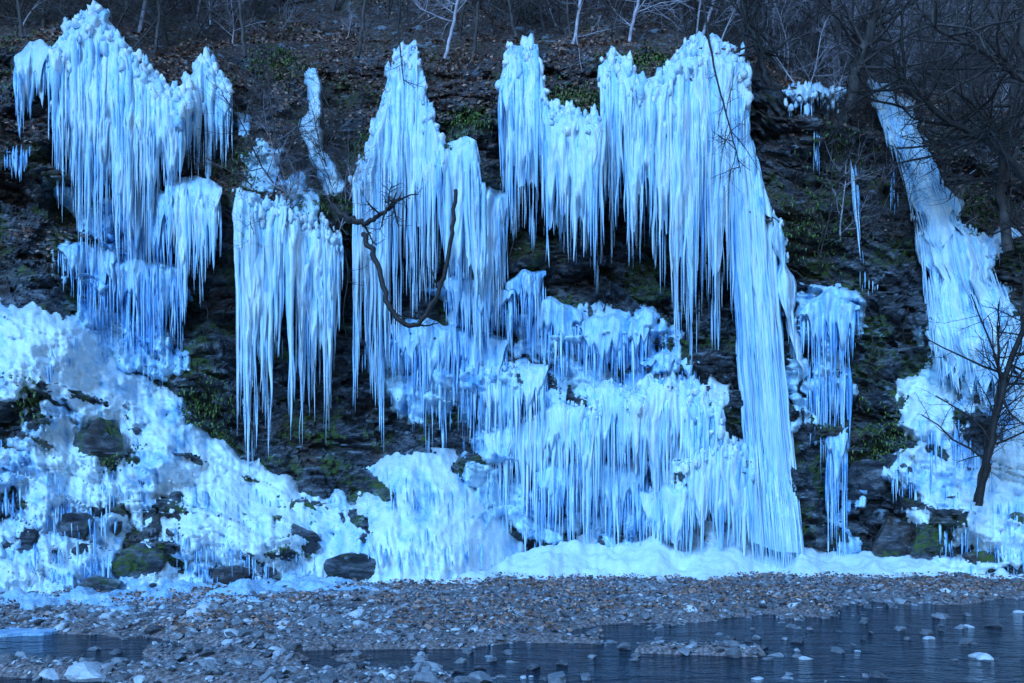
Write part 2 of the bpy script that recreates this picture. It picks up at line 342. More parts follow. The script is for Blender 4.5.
for ci,c in enumerate(CUR):
    t=np.array(c['t'],float);bb=np.array(c['b'],float)
    W=t[-1,0]-t[0,0];Wb=bb[-1,0]-bb[0,0]
    big=c.get('big',1.);thin=c.get('thin');lean=c.get('lean');col=c.get('col')
    mat=M_blue if c.get('blue') else M_ice
    body=B();loose=[]
    lobw=rng.uniform(15,26)
    def samp(x,jag=True):
        x=np.asarray(x,float)
        ut=t[0,0]+W*x; vt=np.interp(ut,t[:,0],t[:,1])+(vn(x*W/9,ci*7.7)-.5)*7
        ub=bb[0,0]+Wb*x
        if lean: vb=np.interp(ub,bb[:,0],bb[:,1])
        else: ub=ut;vb=np.interp(ut,bb[:,0],bb[:,1])
        if jag and W>26 and not col:
            ph=x*max(W,Wb)/lobw+vn(x*W/30,ci*1.3)*1.5
            l=np.abs((ph%1)-.5)*2
            vb=vb-(vb-vt)*((.22+.2*vn(x*W/40,ci*2.9))*l**1.5 if not lean else .14*l)
        return ut,vt,ub,vb
    H=np.mean([samp(x)[3]-samp(x)[1] for x in np.linspace(.05,.95,9)])
    if W>16 and not c.get('nosheet'):
        nx=int(max(W,Wb)/1.1)+4;nz=int(H/4)+8
        x=np.linspace(0,1,nx);ut,vt,ub,vb=samp(x)
        j=vn(x*max(W,Wb)/7,ci*3.1)*.5+vn(x*max(W,Wb)/2.6,ci*5.7)*.5
        edge=np.minimum(1,np.minimum(x,1-x)*max(W,Wb)/14+.2)
        frac=(.44+.52*j)*edge if not thin else (.14+.66*j)*edge
        if lean: frac=np.maximum(frac,.95)
        s=np.linspace(0,1,nz)[:,None]
        top=vt
        Vv=top+s*(vb-top)*frac;Uu=ut+(ub-ut)*s*frac
        if lean and not col: Uu=Uu+(fbm(Vv*.05,ci,0,3,5)-.5)*26*(x-.5)[None,:]*2
        d=np.minimum.accumulate(surf(Uu,Vv),axis=0)
        Xm=(Uu-512)*.0235 if not lean else (np.broadcast_to(ut,Uu.shape)-512)*.0235*(1.6 if col else 1.5)
        Zm=-Vv*.0235
        wz=(fbm(Xm*2,Zm*1.2,ci,2,85)-.5)*(.25 if not col else .08)
        zf=.4 if not lean else .22
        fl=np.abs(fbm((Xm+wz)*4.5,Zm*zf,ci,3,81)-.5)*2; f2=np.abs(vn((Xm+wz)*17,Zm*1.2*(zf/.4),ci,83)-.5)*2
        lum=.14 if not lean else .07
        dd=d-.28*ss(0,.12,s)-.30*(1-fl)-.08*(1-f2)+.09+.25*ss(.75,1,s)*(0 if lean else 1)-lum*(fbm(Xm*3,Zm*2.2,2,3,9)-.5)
        if lean: dd=dd+(.30 if not col else .45)*(np.abs(x-.5)*2)[None,:]**3-.18
        if lean and not col: dd=dd+.55*(fbm((Uu-512)*.0235*1.8,Zm*.9,ci,3,29)-.42)
        b_=P3(Uu,Vv,dd)
        b_[...,2]=np.maximum(b_[...,2],-.1)
        tn=.34+.34*(1-fl)+.16*(1-f2)  # flute valleys: deeper clear ice plus recess shading put into the tone
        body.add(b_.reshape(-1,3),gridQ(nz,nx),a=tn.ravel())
    n1=int(max(W,Wb)/(1.55 if not thin else 2.1))+2
    flow=lean and W>16 and not col
    if flow: n1=int(n1*4.0)
    if col: n1=int(n1*2.2)
    for i in range(n1):
        x=(i+rng.random())/n1 if not flow else rng.random()
        ut,vt,ub,vb=[float(q) for q in samp(x)];Hh=vb-vt
        r=rng.uniform(1.0,4.0)*.0235*big*(.75 if thin else 1)*min(1,.5+Hh/150)
        if flow:
            a=rng.random()*.9;s0=vt+Hh*a;e=min(s0+Hh*rng.uniform(.1,.35),vb+rng.normal()*8)
            if e-s0<10: continue
            uu_=ut+(ub-ut)*a
            o_=.48-.55*float(fbm((uu_-512)*.0235*1.8,-s0*.0235*.9,ci,3,29)-.42)
            V,q=icicle(uu_,s0,e,r*.8,off=o_+rng.random()*.14-.2*abs(2*x-1)**3,lean=(ub-ut)*(e-s0)/Hh*rng.uniform(.3,1.),emb=1.3)
        elif col:
            a=max(0,rng.uniform(-.4,.8));s0=vt+Hh*a;e=vb+10 if rng.random()<.6 else min(vb,s0+Hh*rng.uniform(.2,.6))
            V,q=icicle(ut+(ub-ut)*a,s0,e,rng.uniform(1.2,4.0)*.0235,off=.56+rng.random()*.18-.35*abs(2*x-1)**3,lean=(ub-ut)*(e-s0)/Hh,emb=1.)
        else:
            e=vb-Hh*rng.random()**1.8*.55+rng.normal()*4
            vt2=vt+abs(rng.normal())*14-1
            V,q=icicle(ut,vt2,e,r,off=.24+rng.random()*.28,lean=(ub-ut)*(e-vt)/max(Hh,1))
        tn=np.clip(rng.normal(.55,.16),.05,.95)
        if e>vb-Hh*.12 and len(loose)<14 and W>25 and not lean: loose.append((V,q,tn))
        else: body.add(V,q,a=tn)
    n2=int(W*H/(85 if not thin else 130))+4
    for i in range(n2):
        x=rng.random();ut,vt,ub,vb=[float(q) for q in samp(x)];Hh=vb-vt
        a=rng.random()*.9;s0=vt+Hh*a
        le=Hh*rng.uniform(.08,.42);e=min(s0+le,vb+rng.normal()*6)
        if e-s0<8: continue
        r=rng.uniform(.5,1.6)*.0235*big
        V,q=icicle(ut+(ub-ut)*a,s0,e,r,off=.38+rng.random()*.26+(.12 if lean else 0)-(.3*abs(2*x-1)**3 if col else 0),lean=(ub-ut)*(e-s0)/max(Hh,1)*(.7 if flow else 1),seg=5,emb=1.4)
        body.add(V,q,a=np.clip(rng.normal(.62,.16),.05,1))
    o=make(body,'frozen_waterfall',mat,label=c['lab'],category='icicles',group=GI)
    for (V,q,tn) in loose:
        lb=B();lb.add(V,q,a=tn)
        make(lb,'icicle',mat,parent=o)
    if c.get('cap'):
        cb=B();k=c['cap']
        for i in range(int(W*.9)+8):
            x=rng.random();ut,vt,ub,vb=[float(q) for q in samp(x)]
            dn=abs(rng.normal())*15*k
            v=vt+dn-1;r=rng.uniform(.9,3.4)*.0235*k
            d=surf(ut,v)-.24-rng.random()*.2-.1*ss(0,20,dn)
            V=blob(P3(ut+rng.normal()*1.5,v,d),r,JV,(1,1,rng.uniform(.9,2.8)),.8,2.4)
            cb.add(V,None,JT,a=np.clip(rng.normal(.5,.22),0,1))
        make(cb,'ice_cap',M_cap,parent=o)
# ---------------- ice relief patches ----------------
def capmask(U,V,caps):
    m=np.zeros_like(U)-1
    for (a,b_,c_,d_,r) in caps:
        dx=c_-a;dy=d_-b_;l=dx*dx+dy*dy+1e-6
        t=np.clip(((U-a)*dx+(V-b_)*dy)/l,0,1)
        ds=np.hypot(U-a-t*dx,V-b_-t*dy)
        m=np.maximum(m,1-ds/r)
    return m
def patch(name,caps,mat,th=.45,amp=.5,lump=.12,fl=.0,step=1.6,edge=.1,tone=.5,warp=16,rk=.6,rot=0.,**k):
    ca=np.array(caps,float)
    u0=min((ca[:,0]-ca[:,4]).min(),(ca[:,2]-ca[:,4]).min())-10;u1=max((ca[:,0]+ca[:,4]).max(),(ca[:,2]+ca[:,4]).max())+10
    v0=min((ca[:,1]-ca[:,4]).min(),(ca[:,3]-ca[:,4]).min())-10;v1=max((ca[:,1]+ca[:,4]).max(),(ca[:,3]+ca[:,4]).max())+10;v1=min(v1,632)
    uu=np.arange(u0,u1,step);vv=np.arange(v0,v1,step);U,V=np.meshgrid(uu,vv)
    X=(U-512)*.0235;Z=CH+(HZ-V)*.0235
    wu=(fbm(X*1.6,Z*1.6,11,4,201)-.5)*2*warp*1.6;wv=(fbm(X*1.6,Z*1.6,12,4,203)-.5)*2*warp*1.6
    m=capmask(U+wu,V+wv,caps)
    msk=ss(-.1,.45,m)
    big=fbm(X*1.1,Z*1.1,2,3,51)
    th_=th*msk+amp*(big-.55)*msk-edge-.3*(1-msk)
    ca_,sa_=math.cos(rot),math.sin(rot);A1=X*ca_+Z*sa_;A2=-X*sa_+Z*ca_
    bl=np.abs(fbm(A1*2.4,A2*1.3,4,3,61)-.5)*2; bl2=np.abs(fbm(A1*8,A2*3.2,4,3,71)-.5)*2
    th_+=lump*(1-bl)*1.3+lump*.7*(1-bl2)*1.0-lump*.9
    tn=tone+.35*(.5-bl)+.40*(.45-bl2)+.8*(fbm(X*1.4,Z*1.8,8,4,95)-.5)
    if fl:
        f=np.abs(fbm(X*6,Z*.55,4,3,81)-.5)*2
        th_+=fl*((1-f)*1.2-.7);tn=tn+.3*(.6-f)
    base_rock=rockhf(X,Z)
    d=surf(U,V)+rk*base_rock-th_+(1-rk)*.15
    ok=(m>-.15)&(d<surf(U,V)+base_rock+.12)
    pts=P3(U,V,d)
    V_=pts.reshape(-1,3);Q=gridQ(len(vv),len(uu),ok);A=np.clip(tn,0,1).ravel();used=np.unique(Q);mp=-np.ones(len(V_),int);mp[used]=np.arange(len(used))
    b2=B();b2.add(V_[used],mp[Q],a=A[used])
    return make(b2,name,mat,smooth=True,**k)
patch('ice_mound',[(-60,335,40,345,48),(40,355,120,400,44),(120,400,215,470,38),(215,470,345,540,34),(-60,395,0,385,36)],M_mound,.42,.6,.12,.08,tone=.5,warp=14,rk=.35,rot=.6,label='lumpy snow-white ice flow draped over a rocky slope',category='ice')
patch('ice_mound',[(-20,470,50,500,54),(-20,560,60,590,48),(60,592,330,594,18),(150,500,330,530,44),(40,545,110,560,40),(180,545,280,565,34),(50,430,90,480,38),(110,430,190,500,40),(300,560,380,575,26)],M_mound,.34,.9,.13,.14,tone=.40,warp=22,rk=.55,rot=.4,label='broken patches of blue ice among mossy rocks',category='ice')
patch('ice_mound',[(426,470,426,475,30),(426,490,426,560,56),(385,530,375,560,42),(462,520,490,560,42),(330,574,510,576,24)],M_mound,.34,.15,.17,.07,tone=.48,warp=7,rk=.12,label='dome of bumpy white ice built up beneath a dripping fall',category='ice')
patch('ice_sheet',[(80,265,170,280,36),(100,330,160,350,34),(70,200,110,230,20)],M_blue,.24,.8,.12,.24,tone=.42,rk=.8,label='thin clear ice film glazing dark rock',category='ice')
patch('ice_sheet',[(245,150,310,205,20),(232,120,250,160,16)],M_blue,.26,.9,.12,.12,tone=.48,rk=.7,label='frozen seep glazing a sloping rock ledge',category='ice')
patch('ice_sheet',[(314,72,314,116,10),(310,124,322,154,12),(322,154,334,190,13)],M_ice,.50,.4,.12,.12,tone=.5,warp=5,rk=.5,label='frozen trickle spilling over brown slope',category='ice')
patch('ice_sheet',[(480,385,630,395,30),(500,440,640,450,42),(580,510,640,520,38),(530,330,650,345,36),(400,370,500,390,38),(450,300,500,330,24),(490,500,540,530,30)],M_blue,.26,.9,.12,.3,tone=.42,warp=22,rk=.8,label='bluish ice glaze covering the lower rock shelf',category='ice')
patch('ice_sheet',[(660,400,700,410,36),(670,470,740,480,44),(670,540,740,545,36)],M_mound,.28,.5,.10,.30,tone=.5,rk=.4,label='swollen lower ice bulge over the rock shelf',category='ice')
patch('ice_sheet',[(805,315,848,325,24),(784,345,800,420,20),(826,350,832,400,22),(842,460,850,560,10)],M_blue,.2,.8,.14,.25,warp=20,rk=.8,label='patchy ice glaze on a dark rock face',category='ice')
patch('ice_sheet',[(935,215,975,330,30),(970,330,1000,400,62)],M_blue,.24,.7,.12,.26,tone=.5,rot=-.3,rk=.6,label='sloping frozen cascade sheet on steep rock',category='ice')
patch('ice_mound',[(940,420,1060,410,54),(950,480,1060,500,66),(920,405,960,440,32),(960,240,1000,243,14),(990,545,1060,550,38),(905,470,950,490,30),(880,562,1060,564,18)],M_mound,.34,.9,.12,.18,tone=.45,warp=20,rk=.55,rot=-.3,label='snowy ice apron spread across the bank',category='ice')
# ---------------- ground / river ----------------
def gh_mask(u,v):
    e=np.interp(u,[-300,0,130,240,430,480,600,700,800,900,1024,1300],[628,630,640,650,652,640,628,620,613,606,599,590])
    e=e+(fbm(u*.02,v*.05,3,4,9)-.5)*26
    w=ss(-4,6,v-e)
    w2=capmask(u,v,[(640,650,760,654,4),(120,676,440,684,12),(560,640,600,642,3),(-20,668,110,674,10),(150,655,300,662,7)])
    w=w*(1-ss(-.1,.6,w2))
    ch=capmask(u,v,[(240,655,480,652,5),(300,664,440,668,4)])
    return np.maximum(w,ss(0,.5,ch))
def ground_h(x,y):
    yy=np.maximum(y,4.0);v=HZ+CH*F/yy;u=512+F*x/yy
    w=gh_mask(u,v)
    h=.09+.05*(fbm(x*.9,y*.9,0,3,101)-.5)*2+.035*(fbm(x*4,y*4,0,2,111)-.5)*2
    h=h+ss(14,20,y)*.05
    h=h*(1-w)+(-.08+.19*(fbm(x*1.3,y*2.0,4,4,121)-.5))*w
    return np.where(y<4,-.3,h)
xs=np.concatenate([[-500,-200,-80,-40,-24],np.arange(-17,17.01,.1),[24,40,80,200,500]])
ys=np.concatenate([[-500,-200,-90,-45,-20,0],np.arange(4,22.5,.08),[30,60,150,500]])
Xg,Yg=np.meshgrid(xs,ys);Hg=ground_h(Xg,Yg);Hg=np.where(Yg<-40,1.0,Hg);Hg=np.where(Yg>25,-1.,Hg)
b=B();b.add(np.stack([Xg,Yg,Hg],-1).reshape(-1,3),gridQ(len(ys),len(xs)))
make(b,'ground',M_ground,origin=np.zeros(3),kind='structure',label='gravel river bar of grey and brown stones')
b=B();b.add([[-60,-60,0],[60,-60,0],[60,23,0],[-60,23,0]],[[0,1,2,3]])
make(b,'river',M_water,smooth=False,origin=np.zeros(3),kind='structure',label='shallow dark rippled river water')
def apron(name,pl,wd,hh,mat,label,rg=.12,base=-.05):
    pl=np.array(pl,float);n=int((pl[-1,0]-pl[0,0])/1.6);u=np.linspace(pl[0,0],pl[-1,0],n)
    vv=np.interp(u,pl[:,0],pl[:,1]);y0=CH*F/(vv-HZ);k=34
    s=np.linspace(-.25,1,k)
    Y=y0[None,:]+s[:,None]*wd+(fbm(u*.03,0,0,4,7)-.5)[None,:]*1.8
    X=(u[None,:]-512)/F*Y
    endt=np.sin(np.pi*np.clip((u-pl[0,0])/(pl[-1,0]-pl[0,0]),0,1))**.35
    Zz=ground_h(X,Y)+base+(ss(-.25,.9,s)[:,None]*hh*(.6+.8*fbm(u*.04,3,0,3,8))[None,:]+rg*(fbm(X*2.2,Y*2.2,0,5,13)-.35)*2*ss(-.25,0,s)[:,None])*endt[None,:]
    b=B();b.add(np.stack([X,Y,Zz],-1).reshape(-1,3),gridQ(k,n),a=.5)
    make(b,name,mat,label=label,category='snow')
apron('snow_bank',[(350,588),(520,584),(640,582),(760,582),(930,580)],2.3,.6,M_snow,'soft white snow bank at the foot of the ice',.2)
apron('snow_bank',[(850,582),(960,583),(1100,585)],2.0,.5,M_snow,'thin snow strip along the dark rock foot',.2)
apron('snow_bank',[(-60,640),(60,628),(200,614),(440,598)],3.4,.16,M_mound,'broken icy crust along the gravel bar edge',.26,-.16)
# ---------------- boulders ----------------
def boulder(u,v,d,w,h,label,mat=M_bould,g='boulders at the cliff foot'):
    s=w*.0235/2
    c=P3(u,v,d)
    V=blob(np.zeros(3),1,IV.copy(),(1,.8,h/w),.5,1.2)
    for _ in range(11):
        nn=rng.normal(size=3);nn/=np.linalg.norm(nn);k=rng.uniform(.40,.75)*min(1,.4+h/w)
        pr=V@nn;V-=np.maximum(pr-k,0)[:,None]*nn*.95
    V=V*s+c
    V+=.05*s*(fbm(V[:,0]*7,V[:,2]*12,V[:,1]*7,2,3)-.5)[:,None]*2
    b=B();b.add(V,None,IT);make(b,'boulder',mat,smooth=False,label=label,category='rock',group=g)
BL=[(350,572,60,30,'dark mossy boulder beside the ice cone'),(296,542,60,40,'mossy boulder on the icy slope'),(150,562,50,34,'dark boulder rimmed with ice'),(100,455,44,60,'dark upright rock with moss'),(138,480,36,50,'dark wet rock slab'),(20,540,44,28,'dark rock among blue ice'),(75,525,40,28,'dark rock among blue ice'),(230,578,46,24,'low dark rock at the slope foot'),(10,400,36,44,'mossy rock under the ice flow'),(100,590,50,24,'low dark rock beside the gravel'),(870,480,60,80,'large dark rock shoulder with frost'),(930,545,50,34,'dark angular boulder dusted with snow'),(890,545,60,60,'dark angular boulder at the cliff foot'),(985,565,50,26,'snow dusted boulder under a bare tree')]
for _ in range(48):
    u=rng.uniform(-20,340);v=rng.uniform(max(390,345+u*.62),602)
    BL.append((u,v,rng.uniform(8,28),rng.uniform(6,20),'small dark rock protruding from the icy slope'))
for _ in range(22):
    u=rng.uniform(860,1030);BL.append((u,rng.uniform(450,575),rng.uniform(8,28),rng.uniform(6,20),'small frosted rock on the snowy bank'))
for (u,v,w,h,l) in BL:
    boulder(u,v,float(surf(u,v))-.06,w,h,l)
for (u0,u1,v0,v1,ln,lab) in [(170,262,520,528,36,'row of short blue icicles below a mossy rock'),(30,110,545,560,34,'short icicles hanging between dark rocks'),(0,60,440,470,30,'short icicles under a frozen ledge'),(100,150,470,480,26,'short icicles under a frozen ledge'),(385,470,480,490,22,'small icicle drapery on the ice dome'),(365,495,535,545,22,'small icicle drapery low on the ice dome'),(60,150,385,440,24,'stubby icicles on the lumpy ice flow'),(0,60,350,370,26,'stubby icicles on the lumpy ice flow'),(150,300,450,520,22,'stubby icicles on the lumpy ice flow'),(940,1030,500,520,34,'short icicles along the snowy bank'),(180,330,560,575,20,'short icicles at the foot of the slope'),(0,120,500,510,26,'short icicles between the slope rocks'),(480,620,420,425,46,'small icicle tier on the lower shelf'),(920,1024,430,450,40,'short icicles on the snowy bank'),(890,960,470,500,30,'short icicles over a dark boulder'),(940,1030,540,545,24,'short icicles at the foot of the snowy bank')]:
    b=B()
    for i in range(int((u1-u0)/1.8)):
        x=rng.random();u=u0+(u1-u0)*x;v=v0+(v1-v0)*x+rng.normal()*10
        e=v+ln*rng.uniform(.3,1.3)
        V,q=icicle(u,v,e,rng.uniform(.7,2.0)*.0235,off=.24+rng.random()*.2,seg=5);b.add(V,q,a=np.clip(rng.normal(.6,.2),0,1))
    make(b,'icicle_row',M_blue,label=lab,category='icicles')
# ---------------- gravel ----------------
N=34000
y=7.0+ (20.2-7.0)*rng.random(N)**1.15
x=(rng.random(N)*1240-110-512)/F*y
h=ground_h(x,y)
sz=np.clip(np.exp(rng.normal(-3.7,.58,N)),.010,.15)*(.7+.03*y)
keep=(h+sz*.6>0)|(rng.random(N)<.03)
x,y,h,sz=x[keep],y[keep],h[keep],sz[keep]
app=sz/y;order=np.argsort(-app)
b=B()
vars_=[]
for _ in range(24):
    V=blob(np.zeros(3),1,KV,(1,.75,.42),.6,1.5);vars_.append(V)
rest=order[240:]
n=len(rest)
vi=rng.integers(0,24,n);ang=rng.random(n)*6.28
base=np.stack(vars_)[vi]*sz[rest][:,None,None]
ca,sa=np.cos(ang)[:,None],np.sin(ang)[:,None]
tl=rng.normal(size=n)[:,None]*.35
bz=base[...,2]+base[...,0]*tl
Vx=base[...,0]*ca-base[...,1]*sa+x[rest][:,None];Vy=base[...,0]*sa+base[...,1]*ca+y[rest][:,None];Vz=bz+(h[rest]+sz[rest]*.12)[:,None]
VV=np.stack([Vx,Vy,Vz],-1).reshape(-1,3)
TT=(KT[None]+(np.arange(n)*len(KV))[:,None,None]).reshape(-1,3)
frost=.22*ss(0,-5,x[rest])*ss(9,13,y[rest])+.25*(fbm(x[rest]*.7,y[rest]*.9,1,3,55)-.5)
tn=np.clip(rng.normal(.40,.25,n)+frost,0,1);tn=np.repeat(tn,len(KV))
b.add(VV,None,TT,a=tn)
make(b,'gravel',M_peb,smooth=False,origin=np.zeros(3),kind='stuff',label='grey and brown river pebbles on the bar')
smesh=[]
for k in range(8):
    bb_=B();V=blob(np.zeros(3),1,IV,(1,.8,.5),.6,1.3)
    for _ in range(10):
        nn=rng.normal(size=3);nn/=np.linalg.norm(nn);pr=V@nn;V-=np.maximum(pr-rng.uniform(.35,.7),0)[:,None]*nn*.95
    V[:,2]+=.04*(fbm(V[:,0]*5,V[:,1]*5,k,2)-.5)
    bb_.add(V,None,IT,a=[.1,.3,.36,.45,.5,.2,.6,.88][k]);me,_=mesh(bb_,'river_stone',M_peb,False,np.zeros(3));smesh.append(me)
LB=['dark wet angular river stone','grey angular river stone','grey angular river stone','grey angular river stone','grey angular river stone','dark wet angular river stone','pale angular river stone','whitish angular river stone']
for j,i in enumerate(order[:240]):
    k=j%7 if j%5 else 7
    o=obj('river_stone',smesh[k],(x[i],y[i],h[i]+sz[i]*.15),label=LB[k]+' on the gravel bar',category='stone',group='river stones on the gravel bar')
    o.scale=(sz[i],)*3;o.rotation_euler=(rng.normal()*.2,rng.normal()*.2,rng.random()*6.28)
EX=[(92,668,46,7,'large frosted white rock at the water edge'),(55,672,24,7,'small frosted white rock at the water edge'),(478,676,28,3,'grey stone partly in shallow water'),(558,676,24,2,'grey stone partly in shallow water'),(432,664,18,6,'pale stone at the water edge'),(735,652,22,1,'dark stone in the shallow river'),(900,628,12,3,'small stone in the shallow river'),(16,664,26,0,'dark rock in still water'),(120,678,26,5,'dark stone at the water edge')]
for _ in range(50):
    u=rng.uniform(450,1000);EX.append((u,np.interp(u,[450,1000],[650,606])+abs(rng.normal())*16,rng.uniform(4,14),rng.integers(0,5),'small stone breaking the surface of shallow water'))
for (u,v,w,k,lab) in EX:
    yy=CH*F/(v+w*.2-HZ);xx=(u-512)/F*yy;s=w/2/F*yy
    o=obj('river_stone',smesh[k],(xx,yy,.0+s*.12),label=lab,category='stone',group='river stones on the gravel bar');o.scale=(s*1.3,)*3;o.rotation_euler=(0,0,rng.random()*6)
b=B();yy=CH*F/(631-HZ);nn=40;th=np.linspace(0,2*np.pi,nn,endpoint=False);r=1+.25*(vn(np.cos(th)*2+5,np.sin(th)*2+5)-.5)*2
ring=np.stack([-6.4+.75*r*np.cos(th),yy+.5*r*np.sin(th),np.full(nn,.035)],-1);cen=np.array([[-6.4,yy,.045]]);low=ring.copy();low[:,2]=-.02
b.add(np.concatenate([cen,ring,low]),[[1+i,1+(i+1)%nn,1+nn+(i+1)%nn,1+nn+i] for i in range(nn)],[[0,1+i,1+(i+1)%nn] for i in range(nn)],a=.4)
make(b,'ice_floe',M_mound,smooth=False,label='flat pale ice plate on dark water',category='ice')
# ---------------- leaves ----------------
def leaves(P,size,name,label):
    n=len(P);a=rng.normal(size=(n,3));a/=np.linalg.norm(a,axis=1)[:,None];a[:,2]*=.4
    c=np.cross(a,rng.normal(size=(n,3)));c/=np.linalg.norm(c,axis=1)[:,None]
    s=(size*rng.uniform(.6,1.4,n))[:,None]
    V=np.stack([P-a*s,P+c*s*.6,P+a*s,P-c*s*.6],1).reshape(-1,3);Q=np.arange(4*n).reshape(n,4)
    b=B();b.add(V,Q,a=np.repeat(rng.random(n),4))
    make(b,name,M_leaf,smooth=False,origin=np.zeros(3),kind='stuff',label=label)
n=17000
y=10.0+9.5*rng.random(n)**.8;x=(rng.random(n)*1200-90-512)/F*y;h=ground_h(x,y);k=(h>0.02)&(fbm(x*.8,y*.8,0,3,5)>.42+.12*ss(-1,-6,x))
leaves(np.stack([x,y,h+.05+.03*rng.random(n)],-1)[k],.036,'fallen_leaves','brown fallen leaves scattered over the gravel bar')
n=60000
u=rng.random(n)*1200-90;v=30+rng.random(n)*230
cr=crest(u);v=np.maximum(v,cr)
g=surf(u,v-6)-surf(u,v+6)
k=(g>.12+rng.random(n)*.25)
d=surf(u,v)+rockhf((u-512)*.0235,CH+(HZ-v)*.0235)-.05
P1=P3(u,v,d)[k]
u=rng.random(36000)*1200-90;t=rng.random(36000)**1.4*14
P2=hill(u,t);P2[:,2]+=.04
keep=fbm(P2[:,0]*.9,P2[:,1]*.9,0,3,77)>.46
leaves(np.concatenate([P1,P2[keep]]),.055,'leaf_litter','brown leaf litter covering the steep slope')
# ---------------- trees ----------------
def grow(tb,cb,p,dirv,L,r,depth,maxd,rs,droop=0.,seg0=6):
    n=max(4,int(6-depth*.6));pts=[p];d=dirv/np.linalg.norm(dirv)
    for i in range(n-1):
        d=d+rs.normal(size=3)*(.10+.07*depth);d[2]+=(.04-droop*.1);d/=np.linalg.norm(d)
        pts.append(pts[-1]+d*L/(n-1))
    pts=np.array(pts);R=np.linspace(r,r*(.45 if depth<maxd else .25),n)
    V,q=tube(pts,R,seg0 if depth==0 else (4 if depth==1 else 3))
    (tb if depth==0 else cb).add(V,q)
    if depth>=maxd: return
    k=[13,7,5,4][min(depth,3)]
    for j in range(k):
        t=rs.uniform(.08,1);f=t*(n-1);i=min(int(f),n-2);q0=pts[i]+(pts[i+1]-pts[i])*(f-i)
        ax=pts[i+1]-pts[i];ax/=np.linalg.norm(ax)
        rv=rs.normal(size=3);rv-=ax*rv.dot(ax);rv/=np.linalg.norm(rv)
        nd_=ax*rs.uniform(.3,.9)+rv*rs.uniform(.6,1.0)
        grow(tb,cb,q0,nd_,L*rs.uniform(.32,.6),R[i]*rs.uniform(.4,.6),depth+1,maxd,rs,droop)
TR=[]
for k in range(6):
    rs=np.random.default_rng(100+k);tb,cb=B(),B()
    grow(tb,cb,np.zeros(3),np.array([rs.normal()*.1,rs.normal()*.1-.05,1.]),8.,.085,0,3,rs)
    a,_=mesh(tb,'trunk',M_bark,True,np.zeros(3));c_,_=mesh(cb,'crown',M_bark,True,np.zeros(3))
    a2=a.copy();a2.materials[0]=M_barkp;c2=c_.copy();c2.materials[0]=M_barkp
    TR.append((a,c_,a2,c2))
def puttree(p,k,s,pale,rotz,tilt=(0,0),lab=None,grp='bare trees on the hillside',nm='bare_tree'):
    e=bpy.data.objects.new(nm,None);COL.objects.link(e);e.location=p;e.scale=(s,)*3;e.rotation_euler=(tilt[0],tilt[1],rotz)
    e['label']=lab or ('slender pale leafless tree on the wooded slope' if pale else 'slender dark leafless tree on the leafy slope');e['category']='tree';e['group']=grp
    for nm,me in (('trunk',TR[k][2 if pale else 0]),('crown',TR[k][3 if pale else 1])):
        o=bpy.data.objects.new(nm,me);COL.objects.link(o);o.parent=e
for i in range(105):
    u=rng.uniform(-60,790);t=rng.uniform(.3,7)
    p=hill(np.array(u),np.array(t));p[2]-=.15
    puttree(p,i%6,rng.uniform(.35,.9),i%5==0,rng.random()*6.28,(rng.normal()*.12+.1,rng.normal()*.14))
for i in range(160):
    u=rng.uniform(760,1110);t=rng.uniform(.3,34)*rng.random()**.35
    p=hill(np.array(u),np.array(t));p[2]-=.15
    puttree(p,i%6,rng.uniform(.5,1.1),t>2.,rng.random()*6.28,(rng.normal()*.12,rng.normal()*.15))  # trees set back from the crest get haze as a paler bark colour
for i in range(240):
    if i<160:
        u=rng.uniform(-20,1040);p=hill(np.array(u),np.array(rng.uniform(0,3.5)))
    else:
        u=rng.choice([rng.uniform(235,345),rng.uniform(790,1020),rng.uniform(790,1020)]);v=rng.uniform(90,260);p=P3(u,v,surf(u,v)-.05)
    puttree(p,rng.integers(0,6),rng.uniform(.10,.28),i%6==0,rng.random()*6.28,(rng.normal()*.3+.4,rng.normal()*.4),'small leafless sapling rooted on the cliff slope','bare saplings on the cliff','sapling')
def branch(name,path,r0,r1,label,cat,mat=M_bdark,twigs=10,tl=.6,seed=1,md=2,grp=None):
    rs=np.random.default_rng(seed)
    P=np.array([P3(*q) for q in path]);m=len(P)
    s=np.linspace(0,m-1,m*5);Pi=np.stack([np.interp(s,np.arange(m),P[:,k]) for k in range(3)],1)
    for k in range(3):
        Pi[:,k]=np.convolve(np.pad(Pi[:,k],2,'edge'),np.ones(5)/5,'valid')
    Pi[1:-1]+=rs.normal(size=(len(Pi)-2,3))*r0*.3
    V,q=tube(Pi,np.linspace(r0,r1,len(Pi)),7);tb=B();tb.add(V,q);cb=B()
    for j in range(twigs):
        i=rs.integers(len(Pi)//4,len(Pi)-1)
        ax=Pi[i]-Pi[i-1];ax/=np.linalg.norm(ax)+1e-9;rv=rs.normal(size=3);rv[1]*=.5;rv/=np.linalg.norm(rv)
        grow(cb,cb,Pi[i],ax*.6+rv,tl*rs.uniform(.5,1.3),r0*.35,1,1+md,rs)
    og=Pi[0]
    if cat=='tree':
        e=bpy.data.objects.new(name,None);COL.objects.link(e);e.location=og;e['label']=label;e['category']=cat
        make(tb,'trunk',mat,origin=og,parent=e);make(cb,'crown',mat,origin=og,parent=e)
    else:
        o=make(tb,name,mat,origin=og,label=label,category=cat)
        if cb.n: make(cb,'twig',mat,origin=og,parent=o)
branch('hanging_branch',[(362,232,17.8),(374,255,17.4),(384,288,17.1),(394,318,17.0),(414,328,17.0),(434,305,17.0),(446,270,17.0),(452,230,17.0),(456,185,17.1)],.06,.04,'dark hooked branch hanging in front of the ice','branch',twigs=3,tl=.4,seed=3,md=1)
